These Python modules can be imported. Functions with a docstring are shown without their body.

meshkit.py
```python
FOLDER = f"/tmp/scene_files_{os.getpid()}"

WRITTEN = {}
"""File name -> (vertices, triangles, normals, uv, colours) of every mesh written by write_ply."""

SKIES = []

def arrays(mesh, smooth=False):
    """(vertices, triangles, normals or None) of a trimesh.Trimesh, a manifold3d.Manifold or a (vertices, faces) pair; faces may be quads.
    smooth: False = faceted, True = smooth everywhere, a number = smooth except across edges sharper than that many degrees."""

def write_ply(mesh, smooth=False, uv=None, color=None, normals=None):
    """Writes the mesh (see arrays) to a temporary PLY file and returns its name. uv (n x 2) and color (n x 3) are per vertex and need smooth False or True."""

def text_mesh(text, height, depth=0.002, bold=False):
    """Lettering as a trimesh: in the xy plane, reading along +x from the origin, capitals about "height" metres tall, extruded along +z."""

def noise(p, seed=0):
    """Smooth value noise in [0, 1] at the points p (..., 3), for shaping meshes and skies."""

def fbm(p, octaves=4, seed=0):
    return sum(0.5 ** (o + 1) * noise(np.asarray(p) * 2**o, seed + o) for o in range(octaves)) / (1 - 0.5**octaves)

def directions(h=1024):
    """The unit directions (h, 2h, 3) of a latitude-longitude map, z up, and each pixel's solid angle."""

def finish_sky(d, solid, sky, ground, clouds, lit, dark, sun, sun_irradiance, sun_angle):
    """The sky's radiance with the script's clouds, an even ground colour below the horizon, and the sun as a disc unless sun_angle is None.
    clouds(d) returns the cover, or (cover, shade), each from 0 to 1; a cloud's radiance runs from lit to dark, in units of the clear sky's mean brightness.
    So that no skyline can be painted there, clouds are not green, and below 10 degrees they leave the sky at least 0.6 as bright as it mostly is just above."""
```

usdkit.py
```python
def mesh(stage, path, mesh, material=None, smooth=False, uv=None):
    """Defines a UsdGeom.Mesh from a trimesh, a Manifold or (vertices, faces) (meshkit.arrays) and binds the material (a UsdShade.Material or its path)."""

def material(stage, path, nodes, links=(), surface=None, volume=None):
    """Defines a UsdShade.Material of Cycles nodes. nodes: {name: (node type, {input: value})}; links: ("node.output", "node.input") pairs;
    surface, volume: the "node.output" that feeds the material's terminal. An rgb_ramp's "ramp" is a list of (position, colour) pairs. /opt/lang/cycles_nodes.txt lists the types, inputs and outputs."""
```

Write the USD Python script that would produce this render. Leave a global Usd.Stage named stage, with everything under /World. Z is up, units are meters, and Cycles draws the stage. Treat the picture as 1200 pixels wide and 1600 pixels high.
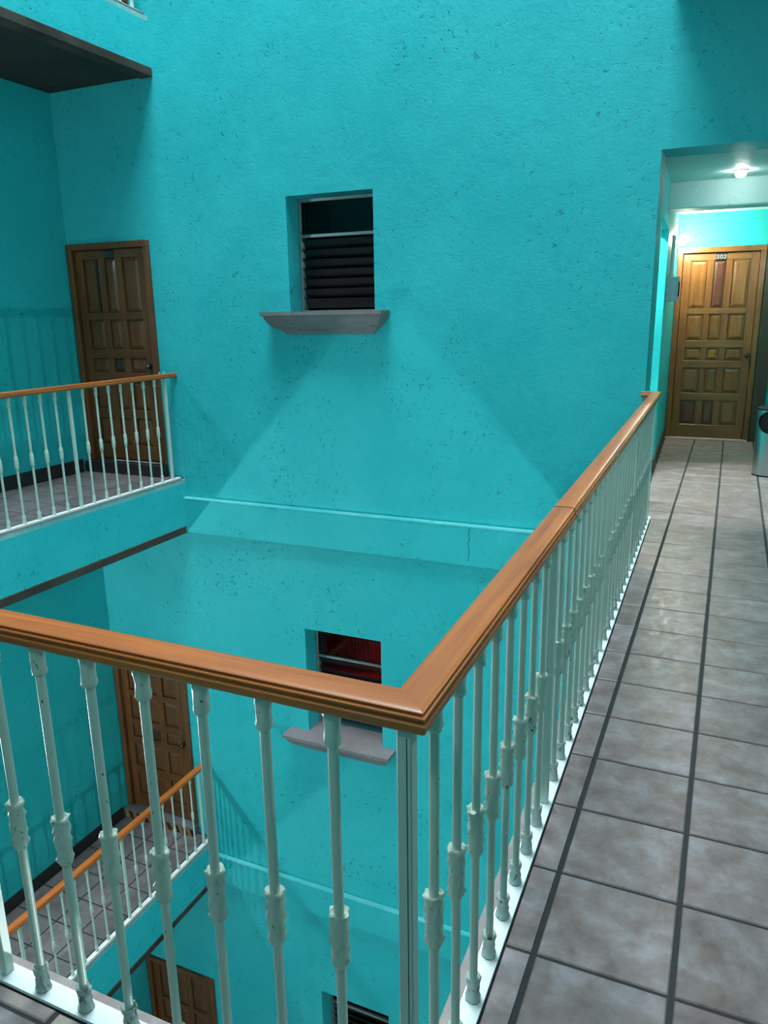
import math, random
import numpy as np, trimesh, usdkit, meshkit
import manifold3d as m3
from shapely.geometry import Polygon
from pxr import Usd, UsdGeom, UsdLux, UsdShade, Gf, Sdf

stage = Usd.Stage.CreateInMemory()
UsdGeom.SetStageUpAxis(stage, 'Z'); UsdGeom.SetStageMetersPerUnit(stage, 1.0)
stage.DefinePrim('/World', 'Xform'); stage.SetDefaultPrim(stage.GetPrimAtPath('/World'))
stage.DefinePrim('/World/Looks', 'Scope')

# ------------------------------------------------------------------ camera
YAW, PITCH, ROLL, FPX, EYE = math.radians(24.158), math.radians(-14.489), math.radians(-0.919), 1197.9, 1.58
fwd = np.array([-math.sin(YAW) * math.cos(PITCH), math.cos(YAW) * math.cos(PITCH), math.sin(PITCH)])
r0 = np.array([math.cos(YAW), math.sin(YAW), 0.0]); u0 = np.cross(r0, fwd)
rv = math.cos(ROLL) * r0 + math.sin(ROLL) * u0; uv_ = -math.sin(ROLL) * r0 + math.cos(ROLL) * u0
cam = UsdGeom.Camera.Define(stage, '/World/camera')
cam.CreateHorizontalApertureAttr(36.0); cam.CreateVerticalApertureAttr(48.0)
cam.CreateFocalLengthAttr(36.0 * FPX / 1200); cam.CreateClippingRangeAttr(Gf.Vec2f(0.05, 200))
M = Gf.Matrix4d(1); M.SetRow(0, Gf.Vec4d(*rv, 0)); M.SetRow(1, Gf.Vec4d(*uv_, 0)); M.SetRow(2, Gf.Vec4d(*(-fwd), 0)); M.SetRow(3, Gf.Vec4d(0, 0, EYE, 1))
cam.AddTransformOp().Set(M)
cam.CreateExposureAttr(0.0)

# ------------------------------------------------------------------ main numbers
H = 4.247                       # storey height
YW = 6.159                      # face of the big back wall
XL, XW = -4.99, -6.22           # left balcony edge, left wall
XR, XRW = -0.55, 0.75           # right walkway edge (above and below), right wall
YN, YB = 1.085, -0.30           # near walkway edge, wall behind the camera
SOF = -0.563                    # slab underside below its floor
XC = -0.575                     # corridor corner
YD = 10.3                       # wall with the far door
ROOF = 13.2
HU, SOFU = 4.170, 3.684 - 4.170      # floor and slab thickness of the balcony above

def xc(y): return -0.42 - 0.0142 * (y - 1.03)       # centre line of the right railing
def yc(x): return 1.03 - 0.008 * (x + 0.42)          # centre line of the near railing

# ------------------------------------------------------------------ sky and daylight through the roof opening
dome = UsdLux.DomeLight.Define(stage, '/World/sky'); dome.CreateIntensityAttr(0.25); dome.CreateColorAttr(Gf.Vec3f(0.75, 0.88, 1.0))
sl = UsdLux.RectLight.Define(stage, '/World/daylight')
sl.CreateWidthAttr(4.2); sl.CreateHeightAttr(4.8); sl.CreateIntensityAttr(36.0); sl.CreateColorAttr(Gf.Vec3f(0.80, 0.92, 1.0))
sl.AddTranslateOp().Set(Gf.Vec3d((XL + XR) / 2, 3.6, ROOF - 0.05))

# ------------------------------------------------------------------ helpers
rng = random.Random(7); nrng = np.random.default_rng(7)
used = {}
def numbered(parent, name):
    k = used.get((parent, name), 0); used[(parent, name)] = k + 1
    return name if k == 0 else f'{name}_{k:03d}'
def data(p, **kw):
    for k, v in kw.items():
        if v: p.SetCustomDataByKey(k, v)
def thing(name, label, cat, kind=None, group=None, loc=(0, 0, 0)):
    x = UsdGeom.Xform.Define(stage, '/World/' + numbered('/World', name))
    if any(loc): x.AddTranslateOp().Set(Gf.Vec3d(*loc))
    data(x.GetPrim(), label=label, category=cat, kind=kind, group=group)
    return str(x.GetPath())
def part(parent, name, mesh, mat, label=None, smooth=False, kind=None):
    p = f'{parent}/{numbered(parent, name)}'
    usdkit.mesh(stage, p, mesh, mat, smooth)
    data(stage.GetPrimAtPath(p), label=label, kind=kind)
    return p
def solid(name, mesh, mat, label, cat, kind=None, smooth=False):
    p = '/World/' + numbered('/World', name)
    usdkit.mesh(stage, p, mesh, mat, smooth)
    data(stage.GetPrimAtPath(p), label=label, category=cat, kind=kind)
    return p
def box(x0, x1, y0, y1, z0, z1):
    b = trimesh.creation.box([x1 - x0, y1 - y0, z1 - z0]); b.apply_translation([(x0 + x1) / 2, (y0 + y1) / 2, (z0 + z1) / 2]); return b
def mbox(x0, x1, y0, y1, z0, z1):
    return m3.Manifold.cube([x1 - x0, y1 - y0, z1 - z0]).translate([x0, y0, z0])
def cat(*ms): return trimesh.util.concatenate([m for m in ms])
def bevel_box(x0, x1, y0, y1, z0, z1, b=0.004):
    """A box with all its edges chamfered."""
    pts = []
    for sx in (0, 1):
        for sy in (0, 1):
            for sz in (0, 1):
                x, y, z = (x0, x1)[sx], (y0, y1)[sy], (z0, z1)[sz]
                dx, dy, dz = b * (1 - 2 * sx), b * (1 - 2 * sy), b * (1 - 2 * sz)
                pts += [[x, y + dy, z + dz], [x + dx, y, z + dz], [x + dx, y + dy, z]]
    return m3.Manifold.hull_points(np.array(pts))
def prism(poly, axis, a, b):
    """Extrudes a 2-D outline along axis x (outline in y,z), y (x,z) or z (x,y)."""
    m = trimesh.creation.extrude_polygon(Polygon(poly), b - a, engine='earcut')
    v = m.vertices.copy(); 
    if axis == 'z': n = np.c_[v[:, 0], v[:, 1], v[:, 2] + a]
    elif axis == 'x': n = np.c_[v[:, 2] + a, v[:, 0], v[:, 1]]
    else: n = np.c_[v[:, 0], v[:, 2] + a, v[:, 1]]
    m = trimesh.Trimesh(n, m.faces, process=False); m.fix_normals(); return m
def lathe(prof, n=16, lobes=0, amp=0.0, phase=0.0, jitter=0.0, seed=0):
    """Closed surface of revolution about z; prof is a list of (r, z) from bottom to top; lobes and jitter make it cast-looking."""
    rg = np.random.default_rng(seed)
    prof = np.array(prof); th = np.linspace(0, 2 * math.pi, n, endpoint=False)
    V = []
    for i, (r, z) in enumerate(prof):
        rr = r * (1 + amp * np.sin(lobes * th + phase + 2.1 * i)) + (rg.uniform(-1, 1, n) * jitter if 0 < i < len(prof) - 1 else 0)
        V.append(np.c_[rr * np.cos(th), rr * np.sin(th), np.full(n, z)])
    V = np.vstack(V + [[[0, 0, prof[0][1]], [0, 0, prof[-1][1]]]]); k = len(prof); F = []
    for i in range(k - 1):
        for j in range(n):
            a, b, c, d = i * n + j, i * n + (j + 1) % n, (i + 1) * n + (j + 1) % n, (i + 1) * n + j
            F += [[a, b, c], [a, c, d]]
    for j in range(n):
        F += [[k * n, (j + 1) % n, j], [k * n + 1, (k - 1) * n + j, (k - 1) * n + (j + 1) % n]]
    return trimesh.Trimesh(V, F, process=False)
def moved(m, x=0, y=0, z=0):
    m = m.copy(); m.apply_translation([x, y, z]); return m
def tube(pts, r, n=8):
    out = []
    for a, b in zip(pts[:-1], pts[1:]):
        out.append(trimesh.creation.cylinder(radius=r, segment=[a, b], sections=n))
    return cat(*out)

# ------------------------------------------------------------------ materials
def mat(name, nodes, links, surface='p.BSDF'):
    return usdkit.material(stage, '/World/Looks/' + name, nodes, links, surface=surface)
def plain(name, col, rough=0.5, metallic=0.0, **kw):
    return mat(name, {'p': ('principled_bsdf', dict(base_color=col, roughness=rough, metallic=metallic, **kw))}, [])
def paint(name, c1, c2, pit=(0.0, 0.20, 0.22), bump=1.0, rough=0.6, pits=True):
    """Rough painted stucco: mottled colour, trowel relief and scattered little pits."""
    n = {'g': ('geometry', {}), 'm': ('noise_texture', dict(scale=1.7, detail=4.0, roughness=0.6)), 'r': ('rgb_ramp', dict(ramp=[(0.35, c1), (0.65, c2)])),
         'trowel': ('noise_texture', dict(scale=9.0, detail=6.0, roughness=0.62, distortion=0.4)),
         'fine': ('noise_texture', dict(scale=60.0, detail=3.0, roughness=0.6)),
         'pn': ('noise_texture', dict(scale=26.0, detail=4.0, roughness=0.55, distortion=0.9)), 'pr': ('rgb_ramp', dict(ramp=[(0.60, (0, 0, 0)), (0.665, (1, 1, 1))])),
         'an': ('noise_texture', dict(scale=1.6, detail=3.0, roughness=0.6)), 'ar': ('rgb_ramp', dict(ramp=[(0.44, (0.12, 0.12, 0.12)), (0.60, (1, 1, 1))])),
         'pm': ('mix', dict(mix_type='multiply', fac=1.0)), 'pc': ('mix', dict(color2=pit)), 'pf': ('math', dict(math_type='multiply', value2=0.72)),
         'h1': ('math', dict(math_type='multiply_add', value2=0.35)), 'h2': ('math', dict(math_type='multiply_add', value2=-0.9)),
         'b': ('bump', dict(strength=0.40 * bump, distance=0.012)), 'p': ('principled_bsdf', dict(roughness=rough, specular_ior_level=0.35))}
    l = [('g.position', f'{k}.vector') for k in ('m', 'trowel', 'fine', 'pn', 'an')]
    l += [('m.fac', 'r.fac'), ('pn.fac', 'pr.fac'), ('an.fac', 'ar.fac'), ('pr.color', 'pm.color1'), ('ar.color', 'pm.color2'), ('pm.color', 'pf.value1'),
          ('r.color', 'pc.color1'), ('pf.value', 'pc.fac'), ('pc.color', 'p.base_color'),
          ('fine.fac', 'h1.value1'), ('trowel.fac', 'h1.value3'), ('pm.color', 'h2.value1'), ('h1.value', 'h2.value3'), ('h2.value', 'b.height'), ('b.normal', 'p.normal')]
    return mat(name, n, l)
def wood(name, dark, light, axis, rough=0.22, coat=0.5, scale=1.0):
    s = {'x': (1.2, 26, 26), 'y': (26, 1.2, 26), 'z': (26, 26, 1.2)}[axis]
    s = tuple(v * scale for v in s)
    n = {'g': ('geometry', {}), 'mp': ('mapping', dict(scale=s)), 'oi': ('object_info', {}), 'ofs': ('vector_math', dict(math_type='add')),
         'n': ('noise_texture', dict(scale=1.0, detail=6.0, roughness=0.62, distortion=0.6)), 'r': ('rgb_ramp', dict(ramp=[(0.30, dark), (0.50, tuple((a + b) / 2 for a, b in zip(dark, light))), (0.72, light)])),
         'n2': ('noise_texture', dict(scale=3.5, detail=3.0)), 'r2': ('rgb_ramp', dict(ramp=[(0.3, (0.78, 0.76, 0.74)), (0.7, (1, 1, 1))])), 'mx': ('mix', dict(mix_type='multiply', fac=1.0)),
         'b': ('bump', dict(strength=0.12, distance=0.003)), 'p': ('principled_bsdf', dict(roughness=rough, coat_weight=coat, coat_roughness=0.12))}
    l = [('g.position', 'mp.vector'), ('mp.vector', 'ofs.vector1'), ('oi.random', 'ofs.vector2'), ('ofs.vector', 'n.vector'), ('n.fac', 'r.fac'), ('g.position', 'n2.vector'), ('n2.fac', 'r2.fac'),
         ('r.color', 'mx.color1'), ('r2.color', 'mx.color2'), ('mx.color', 'p.base_color'), ('n.fac', 'b.height'), ('b.normal', 'p.normal')]
    return mat(name, n, l)
def chipped(name, col, chip, t0, t1, scale=70.0, rough=0.38):
    n = {'g': ('geometry', {}), 'mp': ('mapping', dict(scale=(1, 1, 0.45))), 'n': ('noise_texture', dict(scale=scale, detail=3.0, roughness=0.6, distortion=0.5)), 'r': ('rgb_ramp', dict(ramp=[(t0, (0, 0, 0)), (t1, (1, 1, 1))])),
         'mx': ('mix', dict(color1=col, color2=chip)), 'n2': ('noise_texture', dict(scale=45.0, detail=2.0)), 'b': ('bump', dict(strength=0.25, distance=0.002)), 'p': ('principled_bsdf', dict(roughness=rough))}
    return mat(name, n, [('g.position', 'mp.vector'), ('mp.vector', 'n.vector'), ('n.fac', 'r.fac'), ('r.color', 'mx.fac'), ('mx.color', 'p.base_color'), ('g.position', 'n2.vector'), ('n2.fac', 'b.height'), ('b.normal', 'p.normal')])
def tile_mat(name, a, b, c):
    n = {'g': ('geometry', {}), 'oi': ('object_info', {}), 'ofs': ('vector_math', dict(math_type='multiply_add', vector2=(1, 1, 1))), 'sc': ('math', dict(math_type='multiply', value2=13.0)),
         'n': ('noise_texture', dict(scale=8.5, detail=6.0, roughness=0.68, distortion=0.2)), 'r': ('rgb_ramp', dict(ramp=[(0.33, a), (0.5, b), (0.68, c)])),
         'v': ('map_range', dict(from_min=0.0, from_max=1.0, to_min=0.88, to_max=1.08)), 'mx': ('mix', dict(mix_type='multiply', fac=1.0)),
         'n3': ('noise_texture', dict(scale=24.0, detail=3.0)), 'rr': ('map_range', dict(from_min=0.3, from_max=0.7, to_min=0.30, to_max=0.50)),
         'b': ('bump', dict(strength=0.15, distance=0.004)), 'p': ('principled_bsdf', dict(roughness=0.35))}
    return mat(name, n, [('g.position', 'ofs.vector1'), ('oi.random', 'sc.value1'), ('sc.value', 'ofs.vector3'), ('ofs.vector', 'n.vector'), ('n.fac', 'r.fac'), ('oi.random', 'v.value'), ('r.color', 'mx.color1'), ('v.result', 'mx.color2'), ('mx.color', 'p.base_color'),
                         ('g.position', 'n3.vector'), ('n3.fac', 'rr.value'), ('rr.result', 'p.roughness'), ('n.fac', 'b.height'), ('b.normal', 'p.normal')])
def pane_mat(name, tint, gloss=0.4, rough=0.05, wavy=0.0):
    n = {'t': ('transparent_bsdf', dict(color=tint)), 'gl': ('glossy_bsdf', dict(color=(gloss, gloss, gloss), roughness=rough)), 'f': ('fresnel', dict(IOR=1.5)), 'mx': ('mix_closure', {}), 'g': ('geometry', {}),
         'n': ('noise_texture', dict(scale=90.0, detail=2.0)), 'b': ('bump', dict(strength=wavy, distance=0.004))}
    l = [('f.fac', 'mx.fac'), ('t.BSDF', 'mx.closure1'), ('gl.BSDF', 'mx.closure2')]
    if wavy: l += [('g.position', 'n.vector'), ('n.fac', 'b.height'), ('b.normal', 'gl.normal')]
    return mat(name, n, l, surface='mx.closure')

TEAL = paint('turquoise_stucco', (0.020, 0.470, 0.500), (0.034, 0.520, 0.545))
TEAL2 = paint('turquoise_smooth', (0.020, 0.470, 0.485), (0.032, 0.505, 0.515), bump=0.45)
CEIL = paint('ceiling_white', (0.42, 0.66, 0.63), (0.48, 0.72, 0.69), pit=(0.4, 0.5, 0.5), bump=0.2)
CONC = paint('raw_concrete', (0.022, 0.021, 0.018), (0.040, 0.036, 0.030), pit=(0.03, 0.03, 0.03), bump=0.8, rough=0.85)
DRIP = paint('brown_drip_edge', (0.040, 0.022, 0.016), (0.085, 0.060, 0.045), pit=(0.02, 0.012, 0.01), bump=1.0, rough=0.8)
STONE = paint('grey_stone', (0.200, 0.172, 0.172), (0.265, 0.230, 0.230), pit=(0.07, 0.07, 0.07), bump=0.35, rough=0.75)
LEDGE = paint('pale_ledge', (0.05, 0.46, 0.47), (0.13, 0.52, 0.52), bump=0.8)
FLAKE = paint('flaking_edge', (0.10, 0.40, 0.40), (0.38, 0.55, 0.53), bump=1.0)
TILE = tile_mat('floor_tile', (0.180, 0.122, 0.110), (0.255, 0.188, 0.178), (0.345, 0.288, 0.300))
TILE_B = tile_mat('floor_tile_balcony', (0.15, 0.115, 0.115), (0.20, 0.165, 0.165), (0.25, 0.21, 0.21))
NOSE = tile_mat('nosing_tile', (0.27, 0.19, 0.17), (0.33, 0.25, 0.24), (0.40, 0.32, 0.26))
GROUT = plain('grout', (0.035, 0.033, 0.033), 0.9)
SKIRT = plain('dark_skirting', (0.030, 0.020, 0.020), 0.5)
RAILX = wood('varnished_rail_x', (0.32, 0.068, 0.008), (0.62, 0.172, 0.026), 'x', rough=0.40, coat=0.15)
RAILY = wood('varnished_rail_y', (0.32, 0.068, 0.008), (0.60, 0.168, 0.026), 'y', rough=0.40, coat=0.15)
GROOVE = plain('rail_joint', (0.015, 0.008, 0.006), 0.7)
DOOR = wood('door_pine', (0.155, 0.054, 0.011), (0.265, 0.108, 0.024), 'z', rough=0.3, coat=0.35)
DOORX = wood('door_pine_rail', (0.16, 0.066, 0.016), (0.28, 0.130, 0.034), 'x', rough=0.3, coat=0.35)
DOOR2 = wood('door_panel_light', (0.17, 0.062, 0.013), (0.30, 0.125, 0.030), 'z', rough=0.25, coat=0.4)
DOOR3 = wood('door_panel_red', (0.08, 0.024, 0.012), (0.16, 0.050, 0.022), 'z', rough=0.3, coat=0.35)
OLD = wood('old_door', (0.125, 0.036, 0.008), (0.215, 0.076, 0.018), 'z', rough=0.45, coat=0.08)
OLDX = wood('old_door_rail', (0.105, 0.030, 0.007), (0.185, 0.062, 0.015), 'x', rough=0.45, coat=0.08)
OLD2 = wood('old_door_panel', (0.105, 0.033, 0.007), (0.190, 0.067, 0.015), 'z', rough=0.45, coat=0.08)
OLD3 = wood('old_door_stripe', (0.040, 0.014, 0.008), (0.075, 0.028, 0.013), 'z', rough=0.32, coat=0.3)
JAMB = wood('dark_jamb', (0.035, 0.020, 0.010), (0.065, 0.038, 0.020), 'z', rough=0.4, coat=0.2)
IRON = chipped('painted_iron', (0.58, 0.64, 0.55), (0.035, 0.03, 0.025), 0.715, 0.735)
CAST = chipped('painted_casting', (0.58, 0.64, 0.55), (0.05, 0.05, 0.045), 0.655, 0.70, 80.0)
FOOT = chipped('grimy_casting', (0.44, 0.52, 0.47), (0.045, 0.055, 0.045), 0.50, 0.64, 60.0)
FOOT2 = chipped('lightly_soiled_casting', (0.50, 0.58, 0.53), (0.05, 0.06, 0.05), 0.60, 0.68, 60.0)
SEAM = plain('dark_seam', (0.02, 0.018, 0.016), 0.8)
WHITE = chipped('white_flat_bar', (0.80, 0.84, 0.84), (0.4, 0.42, 0.40), 0.72, 0.76, 40.0, rough=0.42)
ALU = plain('aluminium', (0.32, 0.36, 0.36), 0.4, 0.7)
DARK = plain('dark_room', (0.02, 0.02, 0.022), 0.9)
PANE = pane_mat('window_glass', (0.55, 0.56, 0.58), rough=0.03)
LOUVRE = pane_mat('patterned_louvre_glass', (0.30, 0.30, 0.33), gloss=0.9, rough=0.25, wavy=0.9)
PLATE = plain('black_plate', (0.012, 0.012, 0.012), 0.35)
DIGIT = plain('pale_digits', (0.34, 0.35, 0.34), 0.5)
DIGIT2 = plain('dull_digits', (0.06, 0.07, 0.07), 0.5)
KNOB = plain('dark_knob', (0.10, 0.09, 0.08), 0.3, 0.9)
STEEL = plain('brushed_steel', (0.50, 0.54, 0.54), 0.28, 1.0)
BLACK = plain('black_plastic', (0.006, 0.006, 0.007), 0.6, specular_ior_level=0.15)
GREYB = plain('grey_box', (0.50, 0.56, 0.62), 0.5)
WHITEP = plain('white_plastic', (0.75, 0.77, 0.75), 0.4)
PINK = plain('pink_threshold', (0.55, 0.36, 0.38), 0.5)
STEPTOP = plain('step_top', (0.16, 0.14, 0.15), 0.6)
HAZY = plain('hazard_yellow', (0.34, 0.14, 0.045), 0.6)
HAZB = plain('hazard_black', (0.012, 0.012, 0.014), 0.6)
CRACK = plain('crack', (0.005, 0.10, 0.11), 0.9)
LOUVRE2 = pane_mat('clearer_louvre_glass', (0.72, 0.62, 0.66), gloss=0.6, rough=0.25, wavy=0.9)
RED = mat('red_curtain', {'d': ('diffuse_bsdf', dict(color=(0.62, 0.020, 0.012))), 't': ('translucent_bsdf', dict(color=(0.75, 0.022, 0.012))), 'm': ('mix_closure', dict(fac=0.55))}, [('d.BSDF', 'm.closure1'), ('t.BSDF', 'm.closure2')], surface='m.closure')
def glow(name, col, s): return mat(name, {'e': ('emission', dict(color=col, strength=s))}, [], surface='e.emission')

# ------------------------------------------------------------------ walls
WIN = [(-3.650, -2.818, 1.610, 2.578), (-3.650, -2.818, 1.610 - H + 0.06, -1.446), (-3.640, -2.805, 1.610 - 2 * H, -5.890)]   # x0, x1, sill, head
WT = 0.34                                                        # wall thickness
wall = mbox(XW - 0.3, XRW + 0.3, YW, YW + WT, -2 * H - 0.3, ROOF)
wall -= mbox(XC, XRW, YW - 1, YW + 1, 0.0, 2.669)                # mouth of the corridor
wall -= mbox(XC, XRW, YW - 1, YW + 1, -0.45, 0.001)
for x0, x1, z0, z1 in [(-6.195, -5.188, 0.0, 2.29), (-6.195, -5.20, -H, -1.915), (-6.195, -5.175, -2 * H, 2.14 - 2 * H), (-6.195, -5.188, HU, HU + 2.29)]: wall -= mbox(x0, x1, YW - 1, YW + 1, z0, z1)
for x0, x1, z0, z1 in WIN: wall -= mbox(x0, x1, YW - 1, YW + 1, z0, z1)
wb = thing('wall_back', 'tall turquoise stucco wall of the light well with louvred windows and raised bands', 'wall', 'structure')
part(wb, 'wall_face', wall, TEAL)
PROT = 0.05
for n in (0, -1):
    z = n * H
    bm = prism([(YW - PROT + 0.004, z - 0.204), (YW + 0.02, z - 0.200), (YW + 0.02, z + SOF), (YW - PROT, z + SOF), (YW - PROT, z - 0.208)], 'x', XL, XR)
    b_ = part(wb, 'floor_band', bm, TEAL)
    part(wb, 'band_ledge', prism([(YW - PROT - 0.002, z - 0.214), (YW - PROT + 0.003, z - 0.201), (YW - 0.004, z - 0.197), (YW - 0.004, z - 0.206), (YW - PROT + 0.002, z - 0.216)], 'x', XL, XR), LEDGE, 'pale worn top edge of the band')
ck = [(-1.93, -0.215), (-1.945, -0.27), (-1.93, -0.31), (-1.95, -0.36), (-1.935, -0.43), (-1.945, -0.52)]
part(wb, 'crack', tube([(x, YW - PROT, z) for x, z in ck], 0.0028, 5), CRACK, 'thin vertical crack in the band')
solid('wall_left', box(XW - 0.3, XW, YB - 0.3, YW, -2 * H - 0.3, ROOF), TEAL2, 'turquoise plaster wall behind the left-hand balconies', 'wall', 'structure')
solid('wall_right', box(XRW, XRW + 0.3, YB - 0.3, YD + 0.3, -2 * H - 0.3, ROOF), TEAL2, 'turquoise wall along the right side of the tiled walkway', 'wall', 'structure')
solid('wall_front', box(XW, XRW, YB - 0.3, YB, -2 * H - 0.3, ROOF), TEAL2, 'turquoise wall behind the near walkway', 'wall', 'structure')
# corridor: left wall leans slightly outwards, with a side opening
def xl(y): return XC - 0.030 * (y - YW)
CY0, CY1, CZ = 6.78, 7.95, 2.30
def skew(y0, y1, z0, z1, d=0.16):
    return prism([(xl(y0), y0), (xl(y1), y1), (xl(y1) - d, y1), (xl(y0) - d, y0)], 'z', z0, z1)
lw = cat(skew(YW + WT, CY0, 0, 3.0), skew(CY0, CY1, CZ, 3.0), skew(CY1, YD, 0, 3.0))
solid('wall_corridor_left', lw, TEAL2, 'turquoise left wall of the far corridor with a tall side opening', 'wall', 'structure')
side = m3.Manifold.cube([1.6, CY1 + 0.5 - (CY0 - 0.5), 3.1]).translate([-2.35, CY0 - 0.0, -0.05]) - m3.Manifold.cube([1.45, CY1 - CY0, 2.75]).translate([-2.25, CY0, 0.0])
side -= m3.Manifold.cube([0.5, CY1 - CY0, 2.75]).translate([-1.1, CY0, 0.0])
solid('wall_side_passage', side, TEAL2, 'brightly lit turquoise passage opening off the left of the far corridor', 'wall', 'structure')
DX0, DX1, DZ = -0.690, 0.272, 2.283
we = mbox(XC - 0.5, XRW + 0.3, YD, YD + 0.3, -0.3, 3.0) - mbox(DX0 + 0.02, DX1 - 0.02, YD - 1, YD + 1, 0.0, DZ - 0.02)
solid('wall_corridor_end', we, TEAL, 'turquoise wall around the numbered pine door at the corridor end', 'wall', 'structure')
# ceiling of the corridor with a dropped beam
ce = cat(box(XC - 0.45, XRW, YW + WT, YD, 2.669, 2.80), bevel_box(XC - 0.45, XRW, 7.70, 7.95, 2.440, 2.67, 0.01).to_mesh() and trimesh.Trimesh(*(lambda m: (m.vert_properties[:, :3], m.tri_verts))(bevel_box(XC - 0.45, XRW, 7.70, 7.95, 2.440, 2.67, 0.01).to_mesh()), process=False))
solid('ceiling', ce, CEIL, 'pale corridor ceiling with a dropped cross beam', 'ceiling', 'structure')

# ------------------------------------------------------------------ floors: slab, fascia, drip edge, grout and tiles
def slab_mesh(x0, x1, y0, y1, z): return box(x0, x1, y0, y1, z + SOF, z - 0.012)
def tile_mesh(x0, x1, y0, y1, z, h=0.010, b=0.0035):
    v = [[x0, y0, z - h], [x1, y0, z - h], [x1, y1, z - h], [x0, y1, z - h], [x0, y0, z - b], [x1, y0, z - b], [x1, y1, z - b], [x0, y1, z - b],
         [x0 + b, y0 + b, z], [x1 - b, y0 + b, z], [x1 - b, y1 - b, z], [x0 + b, y1 - b, z]]
    f = []
    for a in (0, 4):
        for i in range(4):
            p, q = a + i, a + (i + 1) % 4
            f += [[p, q, q + 4], [p, q + 4, p + 4]]
    f += [[8, 9, 10], [8, 10, 11]]
    return trimesh.Trimesh(v, f, process=False)
def quad_tile(c, z, b=0.0035, h=0.010):
    """A tile with four given corners (counter-clockwise)."""
    c = np.array(c, float); m = c.mean(0); ins = c + (m - c) / np.linalg.norm(m - c, axis=1, keepdims=True) * b * 1.4
    v = np.vstack([np.c_[c, np.full(4, z - h)], np.c_[c, np.full(4, z - b)], np.c_[ins, np.full(4, z)]])
    f = []
    for a in (0, 4):
        for i in range(4):
            p, q = a + i, a + (i + 1) % 4
            f += [[p, q, q + 4], [p, q + 4, p + 4]]
    f += [[8, 9, 10], [8, 10, 11]]
    return trimesh.Trimesh(v, f, process=False)
GX = [-0.326, 0.003, 0.334, 0.665]
ROWS = [3.539 - 0.321 * k for k in range(12, -9, -1)]             # cross joints of the near grid, up to the corridor mouth
ROWS = [r for r in ROWS if r > YB] ; ROWS = [YB] + [r for r in ROWS if r < 6.2]
far = ROWS[-1]
ROWS2 = [far, far + 0.262] + [far + 0.262 + 0.321 * k for k in range(1, 14) if far + 0.262 + 0.321 * k < YD - 0.12] + [YD - 0.02]
fl = thing('floor', 'grey tiled walkway with dark joints running to the far door', 'floor', 'structure')
NX = -0.5 * 0 + 0.0
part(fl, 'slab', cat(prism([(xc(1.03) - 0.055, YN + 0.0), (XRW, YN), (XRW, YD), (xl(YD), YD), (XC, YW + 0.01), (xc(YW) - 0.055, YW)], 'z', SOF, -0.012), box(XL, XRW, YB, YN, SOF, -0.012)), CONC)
part(fl, 'grout_bed', cat(prism([(xc(1.03) - 0.03, YN - 0.03), (XRW, YN - 0.03), (XRW, YD - 0.01), (xl(YD), YD - 0.01), (XC, YW + 0.01), (xc(YW) - 0.03, YW)], 'z', -0.012, -0.0045), box(XL, XRW, YB, YN - 0.02, -0.012, -0.0045)), GROUT)
G, GY = 0.0075, 0.0045
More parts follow.
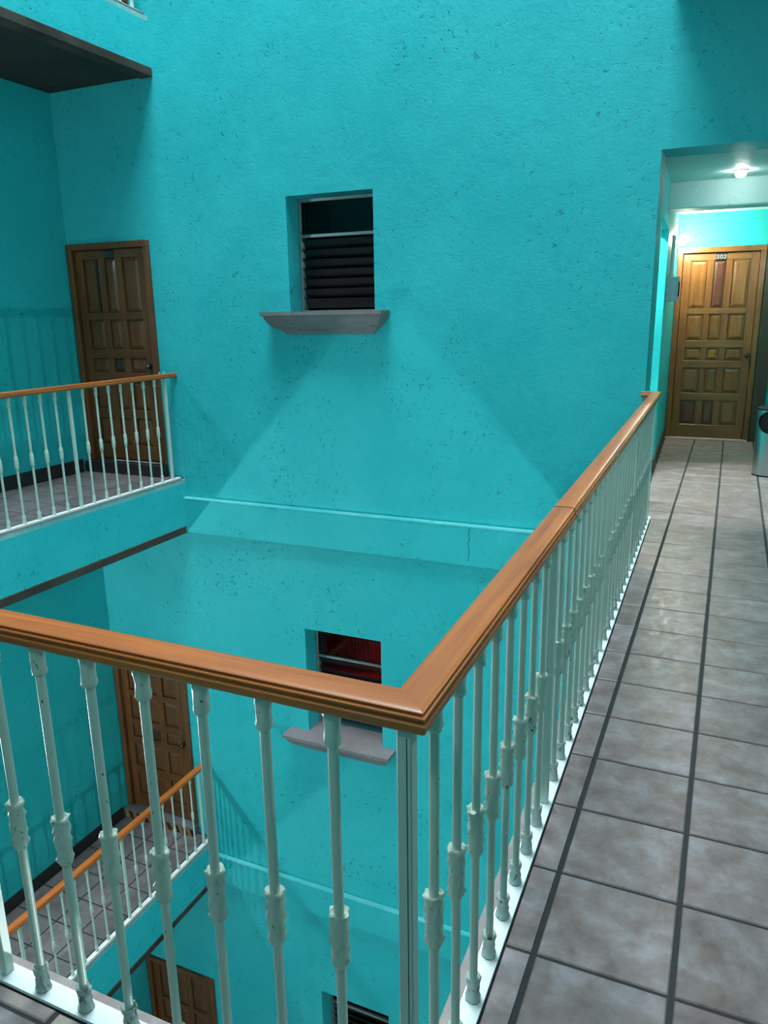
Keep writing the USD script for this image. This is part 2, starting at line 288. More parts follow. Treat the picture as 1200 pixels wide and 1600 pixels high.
for i in range(len(ROWS) - 1):
    a, b = ROWS[i] + GY, ROWS[i + 1] - GY
    if b - a < 0.02: continue
    if a > 0.9:      # beside the right-hand railing
        a2 = max(a, 0.976)
        part(fl, 'tile', quad_tile([(xc(a2) + 0.031, a2), (GX[0] - G, a2), (GX[0] - G, b), (xc(b) + 0.031, b)], 0.0), TILE)
        cols = GX + [XRW]
    else:
        cols = [GX[0] - 0.33 * k for k in range(5, 0, -1)] + GX + [XRW]
    for x0, x1 in zip(cols[:-1], cols[1:]):
        part(fl, 'tile', tile_mesh(x0 + G, x1 - G, a, b, 0.0), TILE)
ex = [GX[0] - 0.33 * k for k in range(5, -1, -1)]
for x0, x1 in zip(ex[:-1], ex[1:]):                               # narrow cut row along the near railing
    x1_ = min(x1, xc(1.03) + 0.03)
    part(fl, 'tile', tile_mesh(x0 + G, x1_ - G * (x1_ == x1), 0.9755, yc(x0) - 0.030, 0.0), NOSE)
for i in range(len(ROWS2) - 1):
    a, b = ROWS2[i] + GY, ROWS2[i + 1] - GY
    x00 = (xc(a) + 0.031) if b < YW else max(xl(a), xl(b)) + 0.012
    cols = [min(x00, -0.36)] + GX + [XRW]
    for x0, x1 in zip(cols[:-1], cols[1:]):
        part(fl, 'tile', tile_mesh(x0 + G, x1 - G, a, b, 0.0), TILE)
part(fl, 'edge_nosing', prism([(xc(1.0) - 0.058, 1.0), (xc(1.0) - 0.026, 1.0), (xc(YW) - 0.026, YW - 0.002), (xc(YW) - 0.058, YW - 0.002)], 'z', -0.012, -0.002), NOSE)
part(fl, 'edge_nosing', box(XL, xc(1.03) - 0.026, yc(-1) + 0.026, YN + 0.004, -0.012, -0.002), NOSE)
def fascia_x(parent, x, s, y0, y1, z, SOF=SOF):
    """Painted face, flaking top edge and brown drip edge on a slab edge that faces along x (s=+1 or -1)."""
    a, b = sorted((x, x + s * 0.012)); part(parent, 'fascia', box(a, b, y0, y1, z + SOF + 0.055, z - 0.055), TEAL)
    part(parent, 'fascia_flaking_edge', box(a, b, y0, y1, z - 0.055, z - 0.012), FLAKE, 'worn pale flaking paint along the top of the fascia')
    a, b = sorted((x - s * 0.12, x + s * 0.018)); part(parent, 'drip_edge', bevel_box(a, b, y0, y1, z + SOF - 0.014, z + SOF + 0.062, 0.006), DRIP, 'rough dark brown lower edge')
fa = prism([(xc(1.03) - 0.046, YN), (xc(YW) - 0.046, YW - 0.001), (xc(YW) - 0.057, YW - 0.001), (xc(1.03) - 0.057, YN)], 'z', SOF + 0.055, -0.0125)
part(fl, 'fascia', fa, TEAL)
part(fl, 'fascia', box(XL, xc(1.03) - 0.056, YN - 0.008, YN + 0.003, SOF + 0.055, -0.0125), TEAL)
part(fl, 'drip_edge', prism([(xc(1.03) - 0.0, YN), (xc(YW) - 0.0, YW - 0.06), (xc(YW) - 0.074, YW - 0.06), (xc(1.03) - 0.074, YN)], 'z', SOF - 0.012, SOF + 0.055), DRIP)
def balcony(z, label, tiles=True, SOF=SOF):
    f = thing('floor', label, 'floor', 'structure')
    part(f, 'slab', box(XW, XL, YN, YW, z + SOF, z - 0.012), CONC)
    part(f, 'grout_bed', box(XW, XL - 0.002, YN, YW, z - 0.012, z - 0.0045), GROUT)
    fascia_x(f, XL, 1, YN, YW - 0.001, z, SOF)
    part(f, 'edge_nosing', box(XL - 0.012, XL + 0.014, YN, YW - PROT, z - 0.012, z - 0.001), NOSE)
    if tiles:
        xs = [XW + 0.015] + [XW + 0.21 + 0.331 * k for k in range(0, 4) if XW + 0.21 + 0.331 * k < XL - 0.1] + [XL - 0.062]
        ys = [YW - 0.02 - 0.331 * k for k in range(11)]
        for y1, y0 in zip(ys[:-1], ys[1:]):
            for x0, x1 in zip(xs[:-1], xs[1:]):
                part(f, 'tile', tile_mesh(x0 + G, x1 - G, y0 + G, y1 - G, z), TILE_B)
    return f
balcony(0.0, 'tiled left-hand balcony floor on the same level as the walkway')
balcony(-H, 'tiled left-hand balcony floor one storey down, seen between the near balusters')
balcony(HU, 'left-hand balcony slab overhead with a dark concrete underside', tiles=False, SOF=SOFU)
balcony(2 * H, 'uppermost left-hand balcony slab above the picture', tiles=False)
def upper(z, label):
    f = thing('floor', label, 'floor', 'structure')
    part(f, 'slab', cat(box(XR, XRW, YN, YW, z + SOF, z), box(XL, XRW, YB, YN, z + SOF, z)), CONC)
    fascia_x(f, XR, -1, YN, YW - 0.001, z)
upper(H, 'right-hand walkway slab overhead, its dark corner at the top right')
upper(2 * H, 'uppermost right-hand walkway slab above the picture')
upper(-H, 'right-hand walkway slab one storey down, hidden under the tiled walkway')
solid('floor_light_well', box(XW, XRW, YB, YW, -2 * H - 0.3, -2 * H), TILE_B, 'ground floor of the light well far below', 'floor', 'structure')
roof = mbox(XW - 0.3, XRW + 0.3, YB - 0.3, YW + WT, ROOF, ROOF + 0.2) - mbox(XL, XR, YN, YW, ROOF - 1, ROOF + 1)
solid('roof', roof, CONC, 'concrete roof around the open top of the light well', 'roof', 'structure')
# skirtings
for z, lab in ((0.0, 'dark skirting along the left balcony wall on this level'), (-H, 'dark skirting along the left balcony wall one storey down')):
    solid('baseboard_left', box(XW, XW + 0.014, YN, YW - 0.12, z, z + 0.135), SKIRT, lab, 'skirting board', 'structure')
solid('baseboard_corridor', prism([(xl(CY1), CY1 + 0.002), (xl(YD - 0.12), YD - 0.12), (xl(YD - 0.12) + 0.014, YD - 0.12), (xl(CY1) + 0.014, CY1 + 0.002)], 'z', 0.0, 0.13), SKIRT, 'dark skirting at the foot of the corridor left wall', 'skirting board', 'structure')

# ------------------------------------------------------------------ doors
def door(x0, x1, y, z, top, label, plate, m, step=None, knob=True, wide_right=0.0, lean=0):
    """Panelled pine door in the wall at y. m = (stile, rail, panel, dark panel) looks."""
    d = thing('door', label, 'door', 'structure')
    st, rl, pn, dk = m
    w, base = 0.062, (0.0 if step is None else 0.115)
    h = top
    fr = m3.Manifold()
    fr = bevel_box(x0, x0 + w, y - 0.035, y + 0.10, z + base, z + h, 0.006)
    f1 = bevel_box(x1 - w, x1, y - 0.035, y + 0.10, z + base, z + h, 0.006)
    f2 = bevel_box(x0, x1, y - 0.038, y + 0.10, z + h - w, z + h, 0.006)
    part(d, 'door_frame', fr + f1 + f2, st)
    if wide_right: part(d, 'side_casing', bevel_box(x1 + 0.001, x1 + wide_right, y - 0.028, y - 0.001, z, z + h, 0.004), JAMB, 'dark brown casing board')
    a, b, lo, hi = x0 + w + 0.004, x1 - w - 0.004, z + base + 0.022, z + h - w - 0.004
    yf, yb = y + 0.012, y + 0.055
    W = b - a; sw = 0.092 * W / 0.83
    # three columns of panels between stiles, five rows
    cols = [(a + p * W / 0.83, a + q * W / 0.83) for p, q in ((0.088, 0.272), (0.342, 0.474), (0.548, 0.738))]
    rows = [(0.186, 0.479), (0.576, 0.877), (0.971, 1.119), (1.213, 1.517), (1.590, 2.135)]
    k = (hi - (z + base)) / 2.22
    rows = [(z + base + p * k, z + base + q * k) for p, q in rows]
    leaf = bevel_box(a, b, yf, yb, lo, hi, 0.003)
    for p, q in rows:
        for c0, c1 in cols: leaf -= mbox(c0, c1, yf - 0.1, yf + 0.024, p, q)
    part(d, 'door_leaf', leaf, st)
    zs = [z + base + 0.022] + [v for r in rows for v in r] + [hi]
    for i in range(0, len(zs), 2):
        part(d, 'rail', bevel_box(a + sw * 0.92, b - sw * 0.92, yf - 0.003, yf + 0.006, zs[i] + 0.006, zs[i + 1] - 0.006, 0.0025), rl)
    dark = {(0, 0), (0, 1), (4, 1)} if m is NEWDOOR else {(2, 1)}
    for r, (p, q) in enumerate(rows):
        for c, (c0, c1) in enumerate(cols):
            g = 0.008; f_ = 0.030
            base_ = [[c0 + g, yf + 0.022, p + g], [c1 - g, yf + 0.022, p + g], [c1 - g, yf + 0.022, q - g], [c0 + g, yf + 0.022, q - g]]
            rim = [[c0 + g, yf + 0.013, p + g], [c1 - g, yf + 0.013, p + g], [c1 - g, yf + 0.013, q - g], [c0 + g, yf + 0.013, q - g]]
            fld = [[c0 + g + f_, yf + 0.003, p + g + f_], [c1 - g - f_, yf + 0.003, p + g + f_], [c1 - g - f_, yf + 0.003, q - g - f_], [c0 + g + f_, yf + 0.003, q - g - f_]]
            part(d, 'panel', m3.Manifold.hull_points(np.array(base_ + rim + fld)), dk if (r, c) in dark else pn, 'darker reddish raised panel' if (r, c) in dark else None)
    if m is not NEWDOOR:
        c0 = cols[0][1] - 0.03; part(d, 'stain_strip', box(c0 - 0.012, c0 + 0.014, yf - 0.004, yf + 0.02, rows[4][0] + 0.01, rows[4][1] - 0.005), dk, 'dark strip of heartwood')
    if plate:
        cx, cz = (a + b) / 2, hi - 0.046
        pl = part(d, 'number_plate', bevel_box(cx - 0.058, cx + 0.058, yf - 0.010, yf - 0.0005, cz - 0.038, cz + 0.042, 0.002), PLATE, 'small black number plate')
        t = meshkit.text_mesh(plate, 0.044, 0.0015, bold=True); e = t.bounds
        v = t.vertices - [(e[0][0] + e[1][0]) / 2, (e[0][1] + e[1][1]) / 2, 0]
        t2 = trimesh.Trimesh(np.c_[v[:, 0] + cx, -v[:, 2] + yf - 0.0102, v[:, 1] + cz], t.faces, process=False); t2.fix_normals()
        part(pl, 'digits', t2, DIGIT if m is NEWDOOR else DIGIT2)
    if knob:
        ks = cat(trimesh.creation.cylinder(radius=0.030, segment=[(0, 0, 0), (0, -0.008, 0)], sections=20), trimesh.creation.cylinder(radius=0.011, segment=[(0, 0, 0), (0, -0.045, 0)], sections=12),
                 moved(trimesh.creation.icosphere(subdivisions=2, radius=0.026), 0, -0.055, 0))
        part(d, 'door_knob', moved(ks, b - sw * 0.45, yf - 0.001, z + base + 1.035 * k), KNOB, 'round dark metal knob', smooth=40)
    if step is None:
        part(d, 'threshold', bevel_box(x0 + 0.01, x1 - 0.01, y - 0.075, y + 0.05, z, z + 0.02, 0.003), PINK, 'pale pink threshold strip')
    else:
        part(d, 'step', box(x0, x1, y - 0.10, y + 0.05, z, z + 0.112), STEPTOP if step == 'hazard' else SKIRT, 'low step under the door')
        if step == 'hazard':
            n = 9; wd = (x1 - x0) / n
            for i in range(n):
                for s, mm in ((0, HAZY), (0.5, HAZB)):
                    p0 = x0 + (i + s) * wd; e1 = min(p0 + wd * 0.5, x1)
                    sh = 0.03
                    q = [(p0, z + 0.09), (p0 + wd * 0.5, z + 0.09), (min(p0 + wd * 0.5 + sh, x1), z + 0.002), (min(p0 + sh, x1 - 0.001), z + 0.002)]
                    part(d, 'hazard_stripe', prism(q, 'y', y - 0.103, y - 0.0995), mm, 'yellow stripe' if s == 0 else 'black stripe')
    # dark closed room side of the doorway
    part(d, 'door_back', box(x0 + 0.01, x1 - 0.01, y + 0.056, y + 0.075, z + base, z + h - 0.01), JAMB)
    return d
NEWDOOR = (DOOR, DOORX, DOOR2, DOOR3); OLDDOOR = (OLD, OLDX, OLD2, OLD3)
used[('/World', 'door')] = 1
door(DX0, DX1, YD, 0.0, DZ, 'glossy golden pine door with number plate at the end of the corridor', '302', NEWDOOR, wide_right=0.145)
wall_cuts = []
door(-6.205, -5.178, YW - 0.0, 0.0, 2.300, 'brown panelled door behind the left balcony railing on this level', '301', OLDDOOR, step='plain', knob=True)
door(-6.205, -5.190, YW - 0.0, -H, -1.905 + H, 'brown panelled door one storey down above a striped step', '201', OLDDOOR, step='hazard')
door(-6.205, -5.165, YW - 0.0, -2 * H, 2.150, 'lowest brown door, only its top showing between the near balusters', None, OLDDOOR, step='plain')
door(-6.205, -5.178, YW - 0.0, HU, 2.300, 'brown door on the balcony above, a sliver showing at the top edge', None, OLDDOOR, step='plain')

# ------------------------------------------------------------------ windows
used[('/World', 'window')] = 1
def window(x0, x1, z0, z1, label, curtain=False, sx0=-3.862, sx1=-2.68):
    w = thing('window', label, 'window', 'structure')
    ya, yb = YW + 0.20, YW + 0.245
    def bb(a, b, c, d, y0=ya, y1=yb): return bevel_box(a, b, y0, y1, c, d, 0.003)
    zt = z1 - 0.305 * (z1 - z0) / 0.968 - 0.01
    part(w, 'frame', bb(x0 + 0.002, x0 + 0.030, z0 + 0.002, z1 - 0.002) + bb(x1 - 0.030, x1 - 0.002, z0 + 0.002, z1 - 0.002) + bb(x0 + 0.002, x1 - 0.002, z1 - 0.030, z1 - 0.002) + bb(x0 + 0.002, x1 - 0.002, z0 + 0.002, z0 + 0.010), ALU)
    part(w, 'transom', bb(x0 + 0.028, x1 - 0.028, zt - 0.014, zt + 0.014, ya - 0.006, yb), ALU)
    part(w, 'pane', box(x0 + 0.028, x1 - 0.028, ya + 0.018, ya + 0.023, zt + 0.012, z1 - 0.028), PANE)
    lo, hi = z0 + 0.03, zt - 0.03
    n = 7; p = (hi - lo) / n
    ang = math.radians(62)
    for i in range(n):
        zc_ = lo + (i + 0.5) * p
        L_ = p * 1.08
        g = trimesh.creation.box([x1 - x0 - 0.085, 0.005, L_]); g.apply_transform(trimesh.transformations.rotation_matrix(math.radians(28), [1, 0, 0])); g.apply_translation([(x0 + x1) / 2, ya + 0.03, zc_])
        part(w, 'louvre', g, LOUVRE2 if curtain else LOUVRE)
    clips = []
    for i in range(n):
        zc_ = lo + (i + 0.5) * p
        for x in (x0 + 0.036, x1 - 0.036):
            c = trimesh.creation.box([0.012, 0.018, p * 0.7]); c.apply_transform(trimesh.transformations.rotation_matrix(math.radians(28), [1, 0, 0])); c.apply_translation([x, ya + 0.024, zc_]); clips.append(c)
    part(w, 'louvre_clips', cat(*clips), ALU)
    # stone sill: moulded block that narrows downwards
    prof = [(0.0, 0.0), (0.0, -0.030), (0.022, -0.036), (0.030, -0.060), (0.050, -0.095), (0.085, -0.130), (0.125, -0.152), (0.165, -0.180), (0.172, -0.195)]
    V, F = [], []
    D = 0.185
    for (i_, dz) in prof:
        d = max(D - i_ * 0.92, 0.015)
        V += [[sx0 + i_, YW + 0.002, z0 + dz], [sx0 + i_, YW - d, z0 + dz], [sx1 - i_ * 0.8, YW - d, z0 + dz], [sx1 - i_ * 0.8, YW + 0.002, z0 + dz]]
    for r in range(len(prof) - 1):
        for j in range(4):
            a, b = r * 4 + j, r * 4 + (j + 1) % 4
            F += [[a, a + 4, b + 4], [a, b + 4, b]]
    e = (len(prof) - 1) * 4
    F += [[0, 1, 2], [0, 2, 3], [e, e + 2, e + 1], [e, e + 3, e + 2]]
    s = trimesh.Trimesh(V, F, process=False); s.fix_normals()
    part(w, 'sill', s, STONE, 'grey stone sill with moulded underside')
    part(w, 'sill_bed', box(x0, x1, YW - 0.002, YW + 0.245, z0 - 0.02, z0 + 0.0005), STONE)
    if curtain:
        xs = np.linspace(x0 - 0.1, x1 + 0.1, 181); y = YW + WT + 0.05 + 0.012 * np.sin(xs * 330.0 / 1.6) 
        v = np.vstack([np.c_[xs, y, np.full_like(xs, z0 - 0.1)], np.c_[xs, y, np.full_like(xs, z1 + 0.1)]]); m = len(xs)
        f = [[i, i + 1, m + i + 1] for i in range(m - 1)] + [[i, m + i + 1, m + i] for i in range(m - 1)]
        back = v + [0, 0.002, 0]
        f2 = [[a + 2 * m, c + 2 * m, b + 2 * m] for a, b, c in f]
        part(w, 'curtain', trimesh.Trimesh(np.vstack([v, back]), f + f2, process=False), RED, 'pleated red curtain', smooth=True)
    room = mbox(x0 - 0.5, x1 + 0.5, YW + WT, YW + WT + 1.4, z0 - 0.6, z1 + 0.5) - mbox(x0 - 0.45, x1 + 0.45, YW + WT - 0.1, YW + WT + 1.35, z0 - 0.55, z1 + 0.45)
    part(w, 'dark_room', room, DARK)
    if curtain:
        l = UsdLux.SphereLight.Define(stage, w + '/room_lamp'); l.CreateRadiusAttr(0.06); l.CreateIntensityAttr(330.0); l.CreateColorAttr(Gf.Vec3f(1, 0.72, 0.45)); l.AddTranslateOp().Set(Gf.Vec3d(x1 + 0.22, YW + WT + 0.28, z1 - 0.40))
    return w
window(*WIN[0], 'dark louvred window with grey stone sill level with the eye on the back wall')
window(*WIN[1], 'louvred window with red curtain one storey down, behind the railing corner', curtain=True)
window(*WIN[2], 'lowest dark louvred window, its head just showing beside the corner post')

# ------------------------------------------------------------------ railings
PROF = [(0.0, 0.0), (0.022, 0.0), (0.032, 0.0025), (0.0378, 0.0085), (0.0395, 0.0150), (0.0390, 0.0205), (0.0370, 0.0235), (0.0325, 0.0245), (0.0322, 0.0262), (0.0345, 0.0272), (0.0365, 0.0292), (0.0362, 0.0325), (0.0340, 0.0345), (0.0300, 0.0352), (0.0298, 0.0368), (0.0318, 0.0378), (0.0322, 0.0400), (0.0290, 0.0425), (0.0230, 0.0438), (0.0120, 0.0444), (0.0, 0.0446)]
PROF = [(u * 1.0, z) for u, z in PROF] + [(-u, z) for u, z in PROF[-2:0:-1]]
ZU = 0.940                                                        # underside of the handrail above its floor
def rail(p0, p1, n0=None, n1=None, z=0.0):
    """Handrail from p0 to p1 (xy), cut at its ends by planes with normals n0, n1 (xy) for mitres."""
    p0, p1 = np.array(p0, float), np.array(p1, float); d = (p1 - p0) / np.linalg.norm(p1 - p0); s = np.array([-d[1], d[0]])
    n0 = d if n0 is None else np.array(n0, float); n1 = d if n1 is None else np.array(n1, float)
    m = len(PROF); V = []
    for p, n in ((p0, n0), (p1, n1)):
        for u, h in PROF:
            q = s * u; t = -(q @ n) / (d @ n); w = p + q + d * t
            V.append([w[0], w[1], z + ZU + h])
    F = []
    for i in range(m):
        j = (i + 1) % m; F += [[i, m + i, m + j], [i, m + j, j]]
    tri = trimesh.creation.triangulate_polygon(Polygon(PROF), engine='earcut')[1]
    idx = np.array(tri); F += [[c, b, a] for a, b, c in idx] + [[a + m, b + m, c + m] for a, b, c in idx]
    t_ = trimesh.Trimesh(V, F, process=False); t_.fix_normals(); return t_
def bar_mesh(z0, z1, r=0.0098, n=14): return lathe([(r, z0), (r, z1)], n)
def knuckle(seed, n=22):
    p = [(0.0105, 0.405), (0.0150, 0.412), (0.0180, 0.424), (0.0152, 0.434), (0.0178, 0.446), (0.0156, 0.458), (0.0182, 0.470), (0.0160, 0.482), (0.0178, 0.494), (0.0160, 0.506), (0.0186, 0.517), (0.0196, 0.524), (0.0165, 0.528), (0.0120, 0.5215), (0.0100, 0.519)]
    return lathe(p, n, 4, 0.10, seed * 1.3, 0.0020, seed)
def foot(seed, n=20):
    p = [(0.0175, 0.0085), (0.0182, 0.014), (0.0172, 0.022), (0.0150, 0.029), (0.0158, 0.038), (0.0140, 0.047), (0.0150, 0.056), (0.0172, 0.066), (0.0176, 0.072), (0.0158, 0.075), (0.0115, 0.070), (0.0100, 0.068)]
    return lathe(p, n, 4, 0.07, seed * 0.9, 0.0010, seed + 500)
def collar(seed, n=20):
    p = [(0.0102, 0.866), (0.0140, 0.869), (0.0162, 0.876), (0.0150, 0.886), (0.0146, 0.902), (0.0152, 0.918), (0.0168, 0.927), (0.0160, 0.935), (0.0140, 0.9395)]
    return lathe(p, n, 4, 0.06, seed * 1.7, 0.0009, seed + 900)
def lowpoly(kind, n=9):
    if kind == 'k': return lathe([(0.0105, 0.415), (0.0165, 0.430), (0.0150, 0.447), (0.0178, 0.466), (0.0152, 0.486), (0.0165, 0.503), (0.0105, 0.520)], n)
    if kind == 'f': return lathe([(0.0165, 0.0085), (0.0165, 0.024), (0.0135, 0.040), (0.0158, 0.062), (0.0100, 0.074)], n)
    return lathe([(0.0102, 0.868), (0.0155, 0.880), (0.0140, 0.905), (0.0160, 0.930), (0.0140, 0.9395)], n)
def baluster(parent, x, y, z, fine, seed, k=1.0, ft=None):
    def moved(m, x, y, z):
        m = m.copy(); m.apply_scale([1, 1, k]); m.apply_translation([x, y, z]); return m
    b = part(parent, 'baluster', moved(bar_mesh(0.0085, 0.9395, n=14 if fine else 8), x, y, z), IRON, smooth=50)
    sm = 50
    part(b, 'knuckle', moved(knuckle(seed) if fine else lowpoly('k'), x, y, z), CAST, smooth=60 if fine else 40)
    part(b, 'foot_collar', moved(foot(seed) if fine else lowpoly('f'), x, y, z), ft or CAST, smooth=60 if fine else 40)
    part(b, 'top_collar', moved(collar(seed) if fine else lowpoly('c'), x, y, z), CAST, smooth=60 if fine else 40)
def post(parent, x, y, z, w=0.0125, seam=False, k=1.0):
    p = part(parent, 'post', moved_m(bevel_box(-w, w, -w, w, 0.0085, 0.9395, 0.0025).scale([1, 1, k]), x, y, z), IRON)
    if seam: part(p, 'weld_seam', box(x + w * 0.35, x + w * 0.45, y - w - 0.0006, y - w + 0.0005, z + 0.02, z + 0.92), SEAM, 'dark rusted seam')
def moved_m(m, x, y, z): return m.translate([x, y, z])

# the railing around the walkway: near run, mitred corner, right run
rg = thing('balcony_railing', 'white iron railing with mitred wooden handrail around the near corner', 'railing')
C = np.array([xc(1.03), yc(-0.42)])
A = np.array([XL + 0.028 - 0.0, yc(XL)])
E_ = np.array([xc(YW - 0.045), YW - 0.045])
d1 = (C - A) / np.linalg.norm(C - A); d2 = (E_ - C) / np.linalg.norm(E_ - C); mit = d1 + d2
part(rg, 'handrail', rail(A, C, None, mit), RAILX, 'near run of orange varnished handrail', smooth=28)
J = C + d2 * (2.36 - C[1]) / d2[1]
part(rg, 'handrail', rail(C, J - d2 * 0.0045, mit, None), RAILY, 'first length of handrail beside the tiled walkway', smooth=28)
dl = np.array([-1.0, 0.0]); mit2 = d2 + dl
part(rg, 'handrail', rail(J + d2 * 0.0045, E_, None, mit2), RAILY, 'second length of handrail reaching the back wall', smooth=28)
part(rg, 'handrail', rail(E_, (XC - 0.02, YW - 0.045), mit2, None), RAILX, 'short end return of the handrail at the wall', smooth=28)
jd = rail(J - d2 * 0.0045, J + d2 * 0.0045); jd.apply_translation([0, 0, -0.0012])
part(rg, 'joint', jd, GROOVE, 'dark open joint between two lengths of handrail')
part(rg, 'base_bar', prism([(C[0] - 0.025, C[1] - 0.024), (C[0] + 0.026, C[1] - 0.024), (xc(YW) + 0.026, YW - 0.004), (xc(YW) - 0.025, YW - 0.004)], 'z', 0.0, 0.009), WHITE, 'white flat bar on the tile edge')
part(rg, 'base_bar', prism([(XL, yc(XL) - 0.025), (C[0] - 0.026, yc(C[0]) - 0.025), (C[0] - 0.026, yc(C[0]) + 0.025), (XL, yc(XL) + 0.025)], 'z', 0.0, 0.009), WHITE, 'white flat bar under the near run')
post(rg, C[0] - 0.008, C[1] + 0.0, 0.0, 0.0135, seam=True)
sd = 1
for k in range(8): baluster(rg, xc(1.142 + 0.138 * k), 1.142 + 0.138 * k, 0.0, True, sd, 1.0, FOOT2); sd += 1
PY = [2.232, 3.495, 4.758, 6.02]
for a, b in zip(PY[:-1], PY[1:]):
    post(rg, xc(a), a, 0.0)
    for k in range(1, 9):
        y = a + (b - a) * k / 9; baluster(rg, xc(y), y, 0.0, y < 4.7, sd, 1.0, FOOT2); sd += 1
post(rg, xc(PY[-1]), PY[-1], 0.0)
PX = [-0.428, -1.515, -2.64, -3.765, -4.89]
for i, (a, b) in enumerate(zip(PX[:-1], PX[1:])):
    n = 7
    for k in range(1, n + 1):
        x = a - 0.1375 * k if i == 0 else a + (b - a) * k / (n + 1)
        baluster(rg, x, yc(x), 0.0, i < 1, sd, 1.0, FOOT); sd += 1
    post(rg, b, yc(b), 0.0)

def left_railing(z, label, k_=1.0):
    r = thing('balcony_railing', label, 'railing')
    x = XL - 0.022
    part(r, 'handrail', rail((x, yc(XL) + 0.045), (x, YW - 0.004), z=z + ZU * (k_ - 1)), RAILY, smooth=28)
    part(r, 'base_bar', box(x - 0.022, x + 0.022, yc(XL) + 0.03, YW - 0.05, z, z + 0.009), WHITE, 'white flat bar on the balcony edge')
    ps = [1.2, 2.4, 3.6, 4.80, 6.01]
    for a, b in zip(ps[:-1], ps[1:]):
        post(r, x, a, z, k=k_)
        for k in range(1, 8): baluster(r, x, a + (b - a) * k / 8, z, False, 1, k_)
    post(r, x, ps[-1], z, k=k_)
    for y in (5.945, 6.015):
        if z == 0: part(r, 'screw', trimesh.creation.cylinder(radius=0.004, segment=[(x, y, ZU * k_ + 0.042), (x, y, ZU * k_ + 0.066)], sections=8), WHITEP, 'small white peg on the handrail')
left_railing(0.0, 'white iron railing with thin wooden handrail on the left balcony of this level', 1.07)
left_railing(-H, 'white iron railing one storey down, seen slanting behind the near balusters')
left_railing(HU, 'white railing of the balcony above, just its foot showing at the top edge')

# ------------------------------------------------------------------ things in the corridor
def bulb_lamp(x, y, z, s, power, label, seen):
    """Bare globe lamp on a small wall plate; s = +1 if the wall is on the -x side."""
    t = thing('wall_lamp', label, 'lamp')
    part(t, 'wall_plate', bevel_box(min(x, x + s * 0.02), max(x, x + s * 0.02), y - 0.045, y + 0.045, z - 0.11, z - 0.02, 0.004), WHITEP)
    part(t, 'arm', tube([(x + s * 0.015, y, z - 0.075), (x + s * 0.075, y, z - 0.075), (x + s * 0.075, y, z - 0.05)], 0.011, 10), WHITEP)
    part(t, 'globe', moved(trimesh.creation.icosphere(subdivisions=3, radius=0.055), x + s * 0.075, y, z), glow(f'lamp_glow_{used[("/World", "wall_lamp")]}', (1.0, 0.86, 0.68) if seen else (0.88, 0.97, 1.0), power), 'glowing white globe', smooth=True)
bulb_lamp(xl(9.85), 9.85, 2.36, 1, 700.0, 'glaring white globe lamp on the corridor wall beside the pine door', True)
for z, nm, pw in ((0.0, 'left balcony of this level', 480.0), (-H, 'left balcony one storey down', 1750.0), (-2 * H, 'lowest left balcony', 900.0)):
    bulb_lamp(XW, 2.4, z + 2.37, 1, pw, f'white globe lamp on the wall of the {nm}', False)
for z, nm, pw in ((-H, 'right walkway one storey down', 1750.0), (-2 * H, 'lowest right walkway', 900.0)):
    bulb_lamp(XRW, 2.4, z + 2.37, -1, pw, f'white globe lamp on the wall of the {nm}', False)
bulb_lamp(XRW, 2.6, 2.37, -1, 420.0, 'white globe lamp on the right wall of the tiled walkway, beyond the picture edge', False)
wl = thing('wall_lamp', 'white globe lamp on the wall behind the near walkway', 'lamp', loc=(-1.2, YB, 2.37))
part(wl, 'wall_plate', bevel_box(-0.045, 0.045, 0.0, 0.02, -0.11, -0.02, 0.004), WHITEP)
part(wl, 'arm', tube([(0, 0.015, -0.075), (0, 0.075, -0.075), (0, 0.075, -0.05)], 0.011, 10), WHITEP)
part(wl, 'globe', moved(trimesh.creation.icosphere(subdivisions=3, radius=0.055), 0, 0.075, 0), glow('lamp_glow_near', (1.0, 0.94, 0.95), 180.0), 'glowing white globe', smooth=True)
pl_ = thing('passage_lamp', 'round ceiling lamp inside the side passage', 'lamp', loc=(-1.30, 7.15, 2.75))
part(pl_, 'base', lathe([(0.07, -0.02), (0.07, -0.001)], 24), WHITEP)
part(pl_, 'globe', lathe([(0.02, -0.085), (0.05, -0.07), (0.062, -0.045), (0.055, -0.021)], 24), glow('passage_glow', (0.95, 1.0, 0.97), 1500.0), 'glowing globe', smooth=True)
dl_ = thing('ceiling_downlight', 'small round bright downlight in the corridor ceiling', 'lamp', loc=(-0.06, 7.36, 2.669))
part(dl_, 'trim_ring', lathe([(0.062, -0.006), (0.062, -0.001), (0.046, -0.001), (0.046, -0.006)], 28), WHITEP)
part(dl_, 'bulb', lathe([(0.012, -0.056), (0.030, -0.050), (0.041, -0.038), (0.044, -0.022), (0.040, -0.003)], 28), glow('downlight_glow', (1.0, 0.99, 0.96), 75.0), 'glowing bulb', smooth=True)
sp = UsdLux.SphereLight.Define(stage, dl_ + '/beam'); sp.CreateRadiusAttr(0.03); sp.CreateIntensityAttr(5600.0); sp.CreateColorAttr(Gf.Vec3f(0.92, 1.0, 0.98)); sp.AddTranslateOp().Set(Gf.Vec3d(0, 0, -0.10))
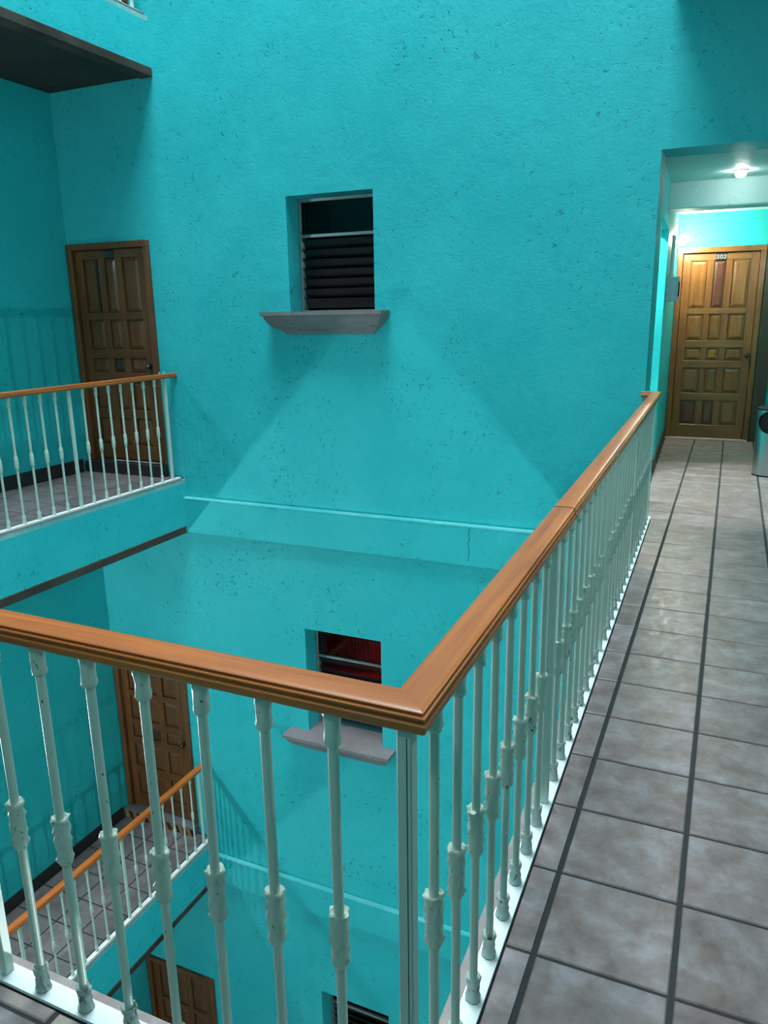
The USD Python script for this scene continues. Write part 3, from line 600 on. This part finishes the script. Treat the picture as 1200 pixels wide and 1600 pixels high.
sh = UsdLux.ShapingAPI.Apply(sp.GetPrim()); sh.CreateShapingConeAngleAttr(30.0); sh.CreateShapingConeSoftnessAttr(0.35)

jb = thing('junction_box', 'grey electrical box on the corridor wall left of the pine door', 'electrical box')
by = 8.30; bx = xl(by)
part(jb, 'body', bevel_box(bx - 0.02, bx + 0.095, by - 0.07, by + 0.07, 1.655, 1.885, 0.006), GREYB)
part(jb, 'cover', bevel_box(bx + 0.0955, bx + 0.108, by - 0.076, by + 0.076, 1.650, 1.890, 0.004), GREYB)
part(jb, 'latch', bevel_box(bx + 0.1085, bx + 0.116, by - 0.055, by + 0.055, 1.70, 1.84, 0.003), BLACK, 'dark latch strip')
part(jb, 'conduit', tube([(bx + 0.035, by, 1.885), (bx + 0.035, by, 2.27)], 0.016, 12), WHITEP, 'pale vertical conduit')
part(jb, 'cable_gland', moved(lathe([(0.024, 0), (0.024, 0.022)], 14), bx + 0.035, by, 1.8855), WHITEP, 'white gland on top of the box')

tc = thing('trash_can', 'brushed steel trash can with dark round opening beside the pine door', 'trash can', loc=(0.415, 8.22, 0.0))
R_, Ht = 0.135, 0.655
body = m3.Manifold.cylinder(Ht - 0.03, R_, R_, 64).translate([0, 0, 0.012]) - m3.Manifold.cylinder(Ht, R_ - 0.004, R_ - 0.004, 64).translate([0, 0, 0.02])
ang = math.atan2(-8.22, -0.415) - 0.10
hole = m3.Manifold.cylinder(0.4, 0.108, 0.108, 40).rotate([0, 90, 0]).rotate([0, 0, math.degrees(ang)]).translate([0, 0, 0.525])
part(tc, 'body', body - hole, STEEL, smooth=35)
part(tc, 'liner', m3.Manifold.cylinder(Ht - 0.05, R_ - 0.012, R_ - 0.012, 40).translate([0, 0, 0.022]), BLACK, 'black inside seen through the round opening')
part(tc, 'lid', lathe([(R_ + 0.003, Ht - 0.018), (R_ + 0.004, Ht - 0.004), (R_ - 0.008, Ht + 0.004), (0.03, Ht + 0.006)], 48), BLACK, 'black flat lid', smooth=35)
part(tc, 'base_ring', lathe([(R_ + 0.002, 0.0), (R_ + 0.002, 0.012)], 40), BLACK)
